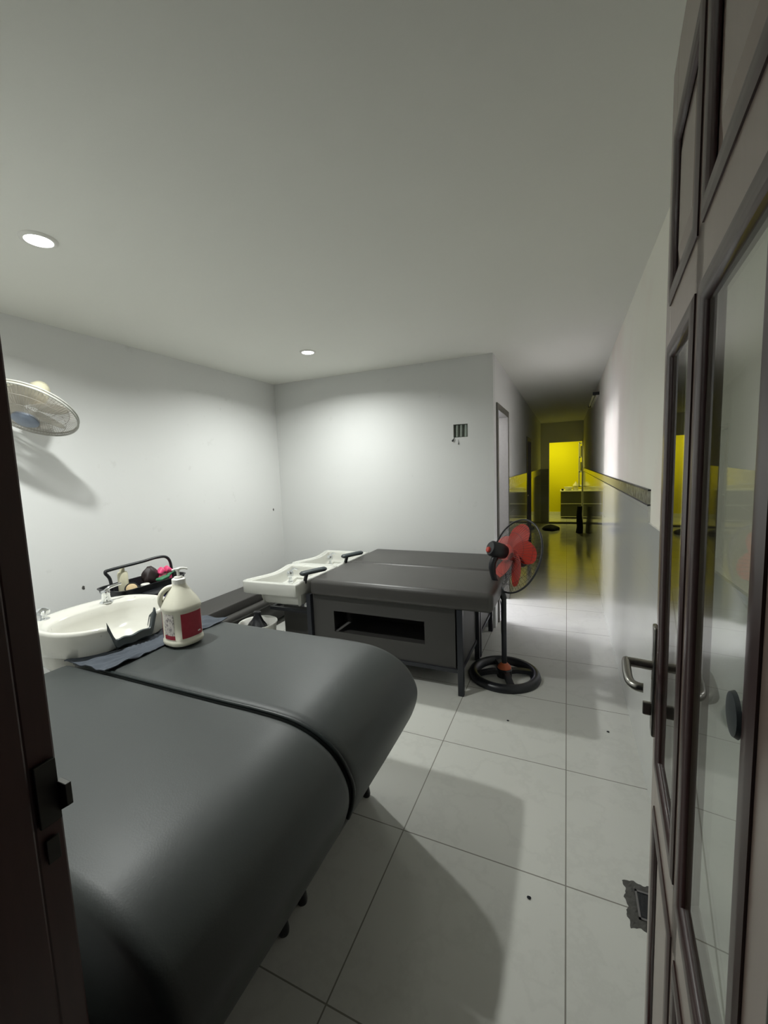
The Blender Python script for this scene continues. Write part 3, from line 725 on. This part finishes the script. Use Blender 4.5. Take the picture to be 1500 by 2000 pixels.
for s in (-1, 1):
    rg = []
    for i in range(9):
        p = i/8; wv = 0.030*math.sin(PI*(0.12+0.85*p)); rg.append([(0.024*math.cos(a)+0.0, s*(0.004+0.05*p), 0.088+wv*0.9*math.sin(a)+0.006*math.sin(p*6)) for a in [2*PI*j/14 for j in range(14)]])
    loft(bm, rg, True, True, True)
finish('wings', bm, m_pink, t, 60)
bm = bmesh.new(); box(bm, (-0.018, -0.05, 0.0), (0.018, 0.045, 0.066), 0.008, 2); finish('clip_jaw', bm, m_pink, t, 40)
t = empty('hair_brush', at(0.065, 0.10), 'green-backed hair brush lying across the tray, pointing right', 'brush')
rotb = Matrix.Rotation(R(24), 4, 'Z')
bm = bmesh.new(); box(bm, (-0.022, -0.075, 0.048), (0.022, 0.03, 0.066), 0.008, 3, None); tube(bm, [(0, 0.03, 0.057), (0, 0.10, 0.066), (0, 0.155, 0.072)], [0.012, 0.009, 0.010], 10)
for v in bm.verts: v.co = rotb @ v.co
finish('back_and_grip', bm, m_green, t, 45)
bm = bmesh.new(); box(bm, (-0.018, -0.07, 0.010), (0.018, 0.025, 0.049), 0.004)
for v in bm.verts: v.co = rotb @ v.co
finish('bristles', bm, m_black, t)
t = empty('blue_spray_bottle', (TX+0.20, TY-0.05, 0), 'navy blue container behind the pump jug, below the trolley tray', 'container')
bm = bmesh.new(); box(bm, (-0.055, -0.07, 0.0), (0.055, 0.07, 0.745), 0.015, 3); finish('body', bm, m_blue, t, 40)
bm = bmesh.new(); box(bm, (-0.057, -0.072, 0.745), (0.057, 0.072, 0.765), 0.006, 2); finish('lid', bm, m_black, t, 40)

# jug labels (cut here so all jug colours stay together)
lr = label_patch('red_label', R(-36), R(38), 0.036, 0.146, m_redlab); lr['label'] = 'large dark red label'
lw = label_patch('side_label', R(-100), R(-64), 0.052, 0.146, m_whitelab); lw['label'] = 'white label with small grey print'
l2 = label_patch('side_label_band', R(-100), R(-63), 0.034, 0.052, m_redlab); l2['label'] = 'red band under the white label'
l3 = label_patch('back_label', R(-150), R(-118), 0.036, 0.146, m_redlab); l3['label'] = 'dark red back label'
bm = bmesh.new(); 
for th in (R(14), R(20)):
    x, y = superell(JA*0.97+0.0018, JB*0.97+0.0018, th, 2.6); box(bm, (x-0.001, y-0.003, 0.050), (x+0.0006, y+0.0025, 0.056))
finish('label_mark', bm, m_pumpw, JUG_T)

# ================================================================== PEDESTAL FAN
def blades(bm, Cn, n, R0, R1, cnt, phase, wid, pitch_, tk=0.0015):
    a, b, ax = frame_of(n)
    for q in range(cnt):
        th0 = phase+2*PI*q/cnt; rows = []
        for i in range(9):
            p = i/8; r_ = R0+(R1-R0)*p; half = wid*(0.35+0.65*math.sin(PI*(0.10+0.72*p)))*(1 if p < 0.99 else 0.8)
            row = []
            for j in range(7):
                s = -1+2*j/6; ang_ = th0+0.25*p+s*half/r_*0.5*(1)
                rr_ = r_*(1-0.06*s*s*p)
                row.append(Cn+a*(rr_*math.cos(ang_))+b*(rr_*math.sin(ang_))+ax*(s*half*0.5*math.tan(pitch_)))
            rows.append(row)
        loft(bm, rows, False)
    r = bmesh.ops.extrude_face_region(bm, geom=bm.faces[:])
    for v in [g for g in r['geom'] if isinstance(g, bmesh.types.BMVert)]: v.co += ax*tk
def grille(bm, Cn, n, Rr, depth, hub, cnt, wr, nring=(0.45, 0.75), pw=1.6):
    a, b, ax = frame_of(n)
    for q in range(cnt):
        th = 2*PI*q/cnt; d = a*math.cos(th)+b*math.sin(th); pts = []
        for i in range(6):
            p = i/5; r_ = hub+(Rr-hub)*p; pts.append(Cn+d*r_+ax*depth*(1-((r_-hub)/(Rr-hub))**pw))
        tube(bm, pts, wr, 4, caps=False)
    for f in nring:
        r_ = hub+(Rr-hub)*f; h_ = depth*(1-f**pw)
        tube(bm, [Cn+(a*math.cos(2*PI*j/40)+b*math.sin(2*PI*j/40))*r_+ax*h_ for j in range(40)], wr*1.2, 4, closed=True)
FP = Vector((-0.385, 2.80, 0))
t = empty('pedestal_fan', FP, 'black pedestal fan with red blades standing beside the rear bed', 'fan')
bm = bmesh.new()
prof = [(0.170, 0.0), (0.236, 0.0), (0.240, 0.012), (0.232, 0.034), (0.214, 0.046), (0.196, 0.044), (0.180, 0.030), (0.170, 0.0)]
lathe(bm, prof, n=56); bmesh.ops.remove_doubles(bm, verts=bm.verts, dist=1e-5)
for q in range(4):
    th = R(22)+q*PI/2; d = Vector((math.cos(th), math.sin(th), 0)); e_ = Vector((-d.y, d.x, 0)); rg = []
    for (r_, z, hw) in ((0.02, 0.050, 0.026), (0.08, 0.052, 0.024), (0.14, 0.044, 0.022), (0.19, 0.034, 0.024)):
        rg.append([d*r_+e_*hw+Vector((0, 0, z-0.026)), d*r_+e_*hw*0.8+Vector((0, 0, z)), d*r_-e_*hw*0.8+Vector((0, 0, z)), d*r_-e_*hw+Vector((0, 0, z-0.026))])
    loft(bm, rg, True, True, True)
lathe(bm, [(0.0001, 0.0), (0.05, 0.0), (0.052, 0.05), (0.040, 0.062), (0.0001, 0.063)], n=28)
finish('base', bm, m_black, t, 45)
bm = bmesh.new(); lathe(bm, [(0.046, 0.060), (0.044, 0.072), (0.026, 0.090), (0.021, 0.096), (0.0001, 0.096)], n=28, cap0=True); finish('base_collar', bm, m_orange, t, 45)
FC = Vector((-0.317, 2.860, 0.8367)) - FP
az, el = R(48.8), R(-20.6); FN = Vector((math.cos(el)*math.sin(az), math.cos(el)*math.cos(az), math.sin(el)))
bm = bmesh.new(); tube(bm, [(0, 0, 0.09), (0, 0, 0.57)], 0.0175, 16); finish('pole', bm, m_steel_black, t, 50)
bm = bmesh.new(); lathe(bm, [(0.0001, 0), (0.042, 0), (0.052, 0.012), (0.053, 0.09), (0.044, 0.12), (0.0001, 0.125)], FC-FN*0.205, FN, 32)
tube(bm, smoothpath([(0, 0, 0.55), (-0.012, -0.01, 0.60), (-0.055, -0.045, 0.70), (-0.065, -0.055, 0.80), tuple(FC-FN*0.15-Vector((0, 0, 0.03)))], 3), [0.021]*4+[0.020]*4+[0.024]*5, 12)
mh = finish('motor_housing', bm, m_black, t, 45)
bm = bmesh.new(); lathe(bm, [(0.0001, -0.010), (0.016, -0.008), (0.020, 0.0), (0.020, 0.004)], FC-FN*0.205+Vector((0, 0, -0.012))+Vector((-0.012, 0, 0)), FN, 18); finish('oscillation_knob', bm, m_red, mh, 50)
bm = bmesh.new(); blades(bm, FC-FN*0.012, FN, 0.030, 0.222, 5, 0.75, 0.165, 0.27); lathe(bm, [(0.0001, -0.03), (0.036, -0.03), (0.040, 0.0), (0.036, 0.026), (0.0001, 0.03)], FC-FN*0.01, FN, 24); finish('blades', bm, m_red, t, 50)
bm = bmesh.new(); a_, b_, ax_ = frame_of(FN)
tube(bm, [FC+(a_*math.cos(2*PI*j/64)+b_*math.sin(2*PI*j/64))*0.254 for j in range(64)], 0.0062, 8, closed=True); finish('outer_ring', bm, m_black, t, 60)
bm = bmesh.new(); grille(bm, FC, FN, 0.252, -0.075, 0.06, 60, 0.0009); finish('rear_grille', bm, m_steel_black, t)
bm = bmesh.new(); grille(bm, FC, FN, 0.252, 0.070, 0.058, 60, 0.0007); gf = finish('front_grille', bm, m_steel_black, t)
bm = bmesh.new(); lathe(bm, [(0.062, 0.062), (0.062, 0.074), (0.040, 0.082), (0.0001, 0.084)], FC, FN, 32, cap0=True); finish('centre_badge', bm, m_black, gf, 50)
bm = bmesh.new(); tube(bm, smoothpath([(0.0, 0.0, 0.245), (-0.03, 0.10, 0.26), (-0.06, 0.30, 0.30), (-0.11, 0.60, 0.34), (-0.185, 0.80, 0.40)], 6), 0.003, 6); finish('power_cord', bm, m_black, t, 60)

# ================================================================== WALL FAN
WC = Vector((-2.556, 1.257, 1.825)); az, el = R(157), R(-57.5)
WN = Vector((math.cos(el)*math.sin(az), math.cos(el)*math.cos(az), math.sin(el)))
t = empty('wall_fan', (XL, 1.17, 1.88), 'cream wall-mounted fan with wire grille on the left wall', 'fan'); OFF = Vector((XL, 1.17, 1.88)); c0 = WC-OFF
bm = bmesh.new(); blades(bm, c0-WN*0.02, WN, 0.03, 0.180, 5, 0.3, 0.16, 0.30); finish('blades', bm, m_clear, t, 50)
bm = bmesh.new(); a_, b_, ax_ = frame_of(WN)
tube(bm, [c0-WN*0.016+(a_*math.cos(2*PI*j/64)+b_*math.sin(2*PI*j/64))*0.208 for j in range(64)], 0.0045, 8, closed=True)
tube(bm, [c0+(a_*math.cos(2*PI*j/64)+b_*math.sin(2*PI*j/64))*0.210 for j in range(64)], 0.0050, 8, closed=True); finish('outer_ring', bm, m_ringg, t, 60)
bm = bmesh.new(); grille(bm, c0, WN, 0.209, -0.065, 0.055, 90, 0.0011, (0.35, 0.7)); finish('rear_grille', bm, m_wire, t)
bm = bmesh.new(); grille(bm, c0, WN, 0.209, 0.060, 0.055, 90, 0.0010, (0.35, 0.7)); gf = finish('front_grille', bm, m_wire, t)
bm = bmesh.new(); lathe(bm, [(0.058, 0.052), (0.058, 0.064), (0.045, 0.074), (0.0001, 0.077)], c0, WN, 32, cap0=True); finish('centre_cap', bm, m_capblue, gf, 50)
bm = bmesh.new(); lathe(bm, [(0.0001, -0.185), (0.030, -0.180), (0.046, -0.155), (0.050, -0.10), (0.046, -0.07), (0.0001, -0.066)], c0, WN, 32); finish('motor_housing', bm, m_cream, t, 50)
bm = bmesh.new(); box(bm, (0.0, -0.055, -0.13), (0.035, 0.055, 0.06), 0.012, 3)
tube(bm, smoothpath([(0.02, 0, 0.0), (0.10, 0.0, 0.03), (0.17, 0.01, 0.09), tuple(c0-WN*0.13)], 5), 0.020, 12); finish('wall_bracket', bm, m_cream, t, 50)

# ================================================================== ELECTRICAL RECESS IN BACK WALL
t = empty('open_wall_box', ((hx0+hx1)/2, YB+0.06, (hz0+hz1)/2), 'open rectangular wall recess with conduit ends in the back wall', 'wall box')
bm = bmesh.new(); box(bm, (hx0-(hx0+hx1)/2+0.002, -0.030, -0.055), (hx1-(hx0+hx1)/2-0.002, -0.002, 0.055)); finish('cement_filling', bm, m_hole, t)
for x in (-0.036, 0.002, 0.043):
    bm = bmesh.new(); tube(bm, [(x, -0.036, -0.052), (x+0.003, -0.036, 0.052)], 0.011, 12); finish('conduit', bm, m_conduit, t, 50)
bm = bmesh.new(); tube(bm, smoothpath([(-0.055, -0.04, -0.050), (-0.058, -0.067, -0.066), (-0.075, -0.068, -0.088)], 4), [0.002]*4+[0.003]*2+[0.007]*3, 8)
tube(bm, smoothpath([(-0.028, -0.04, -0.052), (-0.020, -0.064, -0.085), (-0.020, -0.064, -0.118)], 4), [0.0012]*6+[0.0022]*2+[0.005], 6); finish('wire_ends', bm, m_black, t, 60)

# ================================================================== FLOOR DRAIN BY THE DOOR
t = empty('floor_drain', (0.262, 1.42, 0), 'square floor drain set in rough dark mortar beside the door', 'drain')
bm = bmesh.new(); G = 22; vv = []
for j in range(G+1):
    row = []
    for i in range(G+1):
        u = -1+2*i/G; v = -1+2*j/G; jx = 0.004*math.sin(9*v+3)+0.002*math.sin(23*v); jy = 0.004*math.sin(8*u)+0.002*math.sin(21*u+1)
        row.append(bm.verts.new((0.071*u+(jx if abs(u) > 0.9 else 0)-0.001, 0.080*v+(jy if abs(v) > 0.9 else 0), 0.0012+(0.0025*random.random() if abs(u) < 0.95 and abs(v) < 0.95 else 0))))
    vv.append(row)
for j in range(G):
    for i in range(G): bm.faces.new((vv[j][i], vv[j][i+1], vv[j+1][i+1], vv[j+1][i]))
r = bmesh.ops.extrude_face_region(bm, geom=bm.faces[:])
for v in [g for g in r['geom'] if isinstance(g, bmesh.types.BMVert)]: v.co.z = 0.0001
finish('mortar_patch', bm, m_concrete, t)
bm = bmesh.new()
for (a, b, c_, d) in ((-0.042, -0.036, -0.05, 0.05), (0.056, 0.062, -0.05, 0.05)): box(bm, (a, c_, 0.002), (b, d, 0.0065))
for (a, b) in ((-0.05, -0.044), (0.044, 0.05)): box(bm, (-0.042, a, 0.002), (0.062, b, 0.0065))
finish('rim', bm, simple('dull_metal', (0.22, 0.21, 0.21, 1), 0.5, 0.6), t)
bm = bmesh.new(); box(bm, (-0.036, -0.044, 0.002), (0.056, 0.044, 0.0045))
for i in range(6): box(bm, (-0.030+i*0.0145, -0.038, 0.0045), (-0.024+i*0.0145, 0.038, 0.0056))
finish('grate', bm, m_black, t)

# small chips in the plaster of the left wall
for (y, z, lab) in ((1.574, 0.767, 'small dark chip in the left wall above the near basin'), (3.496, 1.073, 'small dark chip in the left wall near the back corner')):
    bm = bmesh.new(); bmesh.ops.create_icosphere(bm, subdivisions=2, radius=0.011)
    for v in bm.verts: v.co = Vector((XL+0.0012+v.co.x*0.10, y+v.co.y*(0.5+0.5*random.random()), z+v.co.z*(1+0.5*random.random())))
    tag(finish('plaster_chip', bm, m_concrete, None, 60), lab, 'chip')
# small crumbs on the floor
for (x, y, lab) in ((-0.106, 1.312, 'tiny dark crumb on the floor tile left of the drain'), (-0.297, 2.285, 'tiny dark crumb on the tile in front of the pedestal fan'), (0.213, 2.37, 'tiny dark crumb near the foot of the right wall')):
    bm = bmesh.new(); bmesh.ops.create_icosphere(bm, subdivisions=2, radius=0.006)
    for v in bm.verts: v.co = Vector((x+v.co.x*(1+0.4*random.random()), y+v.co.y*(0.8+0.4*random.random()), 0.0022+v.co.z*0.35))
    tag(finish('floor_crumb', bm, m_darkcloth, None, 60), lab, 'crumb')

# ================================================================== CORRIDOR AND YELLOW ROOM
bm = bmesh.new(); rg = []
for i in range(9):
    p = i/8; rg.append([(-0.315+(0.175*(1-p**2.2)+0.002)*math.cos(a)*(1+0.10*math.sin(3*a+p*4)), 9.62+(0.24*(1-p**2.2)+0.002)*math.sin(a)*(1+0.08*math.cos(5*a)), 0.002+0.115*p**0.8+0.008*math.sin(6*a)*p*(1-p)) for a in [2*PI*j/40 for j in range(40)]])
loft(bm, rg, True, True, True); tag(finish('crumpled_mat', bm, m_darkcloth, None, 60), 'dark crumpled heap of cloth on the corridor floor before the yellow doorway', 'cloth')
bm = bmesh.new(); rg = []
for i in range(11):
    p = i/10; rg.append([(0.245+(0.062-0.02*p)*math.cos(a)*(1+0.2*math.sin(3*a+p*7)), 9.25+(0.10-0.03*p)*math.sin(a)*(1+0.2*math.cos(2*a+p*9)), 0.002+0.55*p) for a in [2*PI*j/26 for j in range(26)]])
loft(bm, rg, True, True, True); tag(finish('standing_bag', bm, m_darkcloth, None, 60), 'dark tall soft bag standing against the corridor wall by the yellow doorway', 'bag')
t = empty('drawer_cabinet', (0.21, 11.85, 0), 'dark two-tier cabinet standing in the yellow room', 'cabinet')
bm = bmesh.new(); box(bm, (-0.35, -0.25, 0.03), (0.40, 0.30, 0.70), 0.006); finish('body', bm, m_cabinet, t)
for z0, z1 in ((0.06, 0.365), (0.395, 0.69)):
    bm = bmesh.new(); box(bm, (-0.34, -0.272, z0), (0.39, -0.250, z1), 0.004); d_ = finish('drawer', bm, m_cabinet, t)
    bm = bmesh.new(); box(bm, (-0.345, -0.280, z0-0.014), (0.395, -0.262, z0-0.002)); q = finish('pale_strip', bm, m_whiteitem, d_)
bm = bmesh.new(); box(bm, (-0.365, -0.28, 0.70), (0.41, 0.30, 0.725), 0.004); finish('worktop', bm, m_whiteitem, t)
def small(name, bm, mat, lab, cat): return tag(finish(name, bm, mat, None, 45), lab, cat)
bm = bmesh.new(); lathe(bm, [(0.0001, 0), (0.06, 0), (0.085, 0.05), (0.105, 0.085), (0.110, 0.09), (0.10, 0.09), (0.08, 0.055), (0.0001, 0.02)], (0.04, 11.72, 0.7255), n=32); small('enamel_bowl', bm, m_whiteitem, 'pale shallow bowl on the cabinet in the yellow room', 'bowl')
bm = bmesh.new(); lathe(bm, [(0.0001, 0), (0.055, 0), (0.06, 0.01), (0.058, 0.11), (0.075, 0.115), (0.060, 0.15), (0.02, 0.20), (0.012, 0.22), (0.0001, 0.222)], (0.215, 11.75, 0.7255), n=28); small('lidded_pot', bm, m_cream, 'pale pot with a pointed lid on the cabinet, beside the bowl', 'pot')
bm = bmesh.new(); box(bm, (-0.125, 11.60, 0.7255), (-0.072, 11.66, 0.775), 0.012, 3); small('black_tin', bm, m_black, 'small black tin at the left corner of the cabinet top', 'tin')
t = empty('wall_shelf', (0.335, 11.2, 0.85), 'narrow white shelf rack at the right side of the yellow room', 'shelf')
bm = bmesh.new()
for y in (-0.12, 0.20): box(bm, (-0.07, y, 0), (-0.045, y+0.025, 1.07))
for z in (0.0, 0.35, 0.70, 1.04): box(bm, (-0.07, -0.12, z), (0.18, 0.225, z+0.025))
box(bm, (0.16, -0.12, 0), (0.18, 0.225, 1.07)); finish('rack', bm, m_whiteitem, t)
for z, h_ in ((0.376, 0.22), (0.726, 0.26)):
    bm = bmesh.new(); box(bm, (-0.03, -0.05, z), (0.12, 0.18, z+h_), 0.01); finish('stored_box', bm, m_cabinet, t)
# unlit tube lamp on the corridor wall
t = empty('tube_lamp', (XW+0.006, 6.2, 2.25), 'unlit tube lamp high on the right corridor wall', 'lamp')
bm = bmesh.new(); box(bm, (-0.035, -0.6, -0.02), (0, 0.6, 0.02), 0.004); finish('batten', bm, m_pumpw, t)
bm = bmesh.new(); tube(bm, [(-0.052, -0.58, 0), (-0.052, 0.58, 0)], 0.013, 12); finish('tube', bm, m_whiteitem, t, 50)
for y in (-0.6, 0.58):
    bm = bmesh.new(); box(bm, (-0.07, y-0.012, -0.018), (0, y+0.025, 0.018), 0.003); finish('socket', bm, m_black, t)
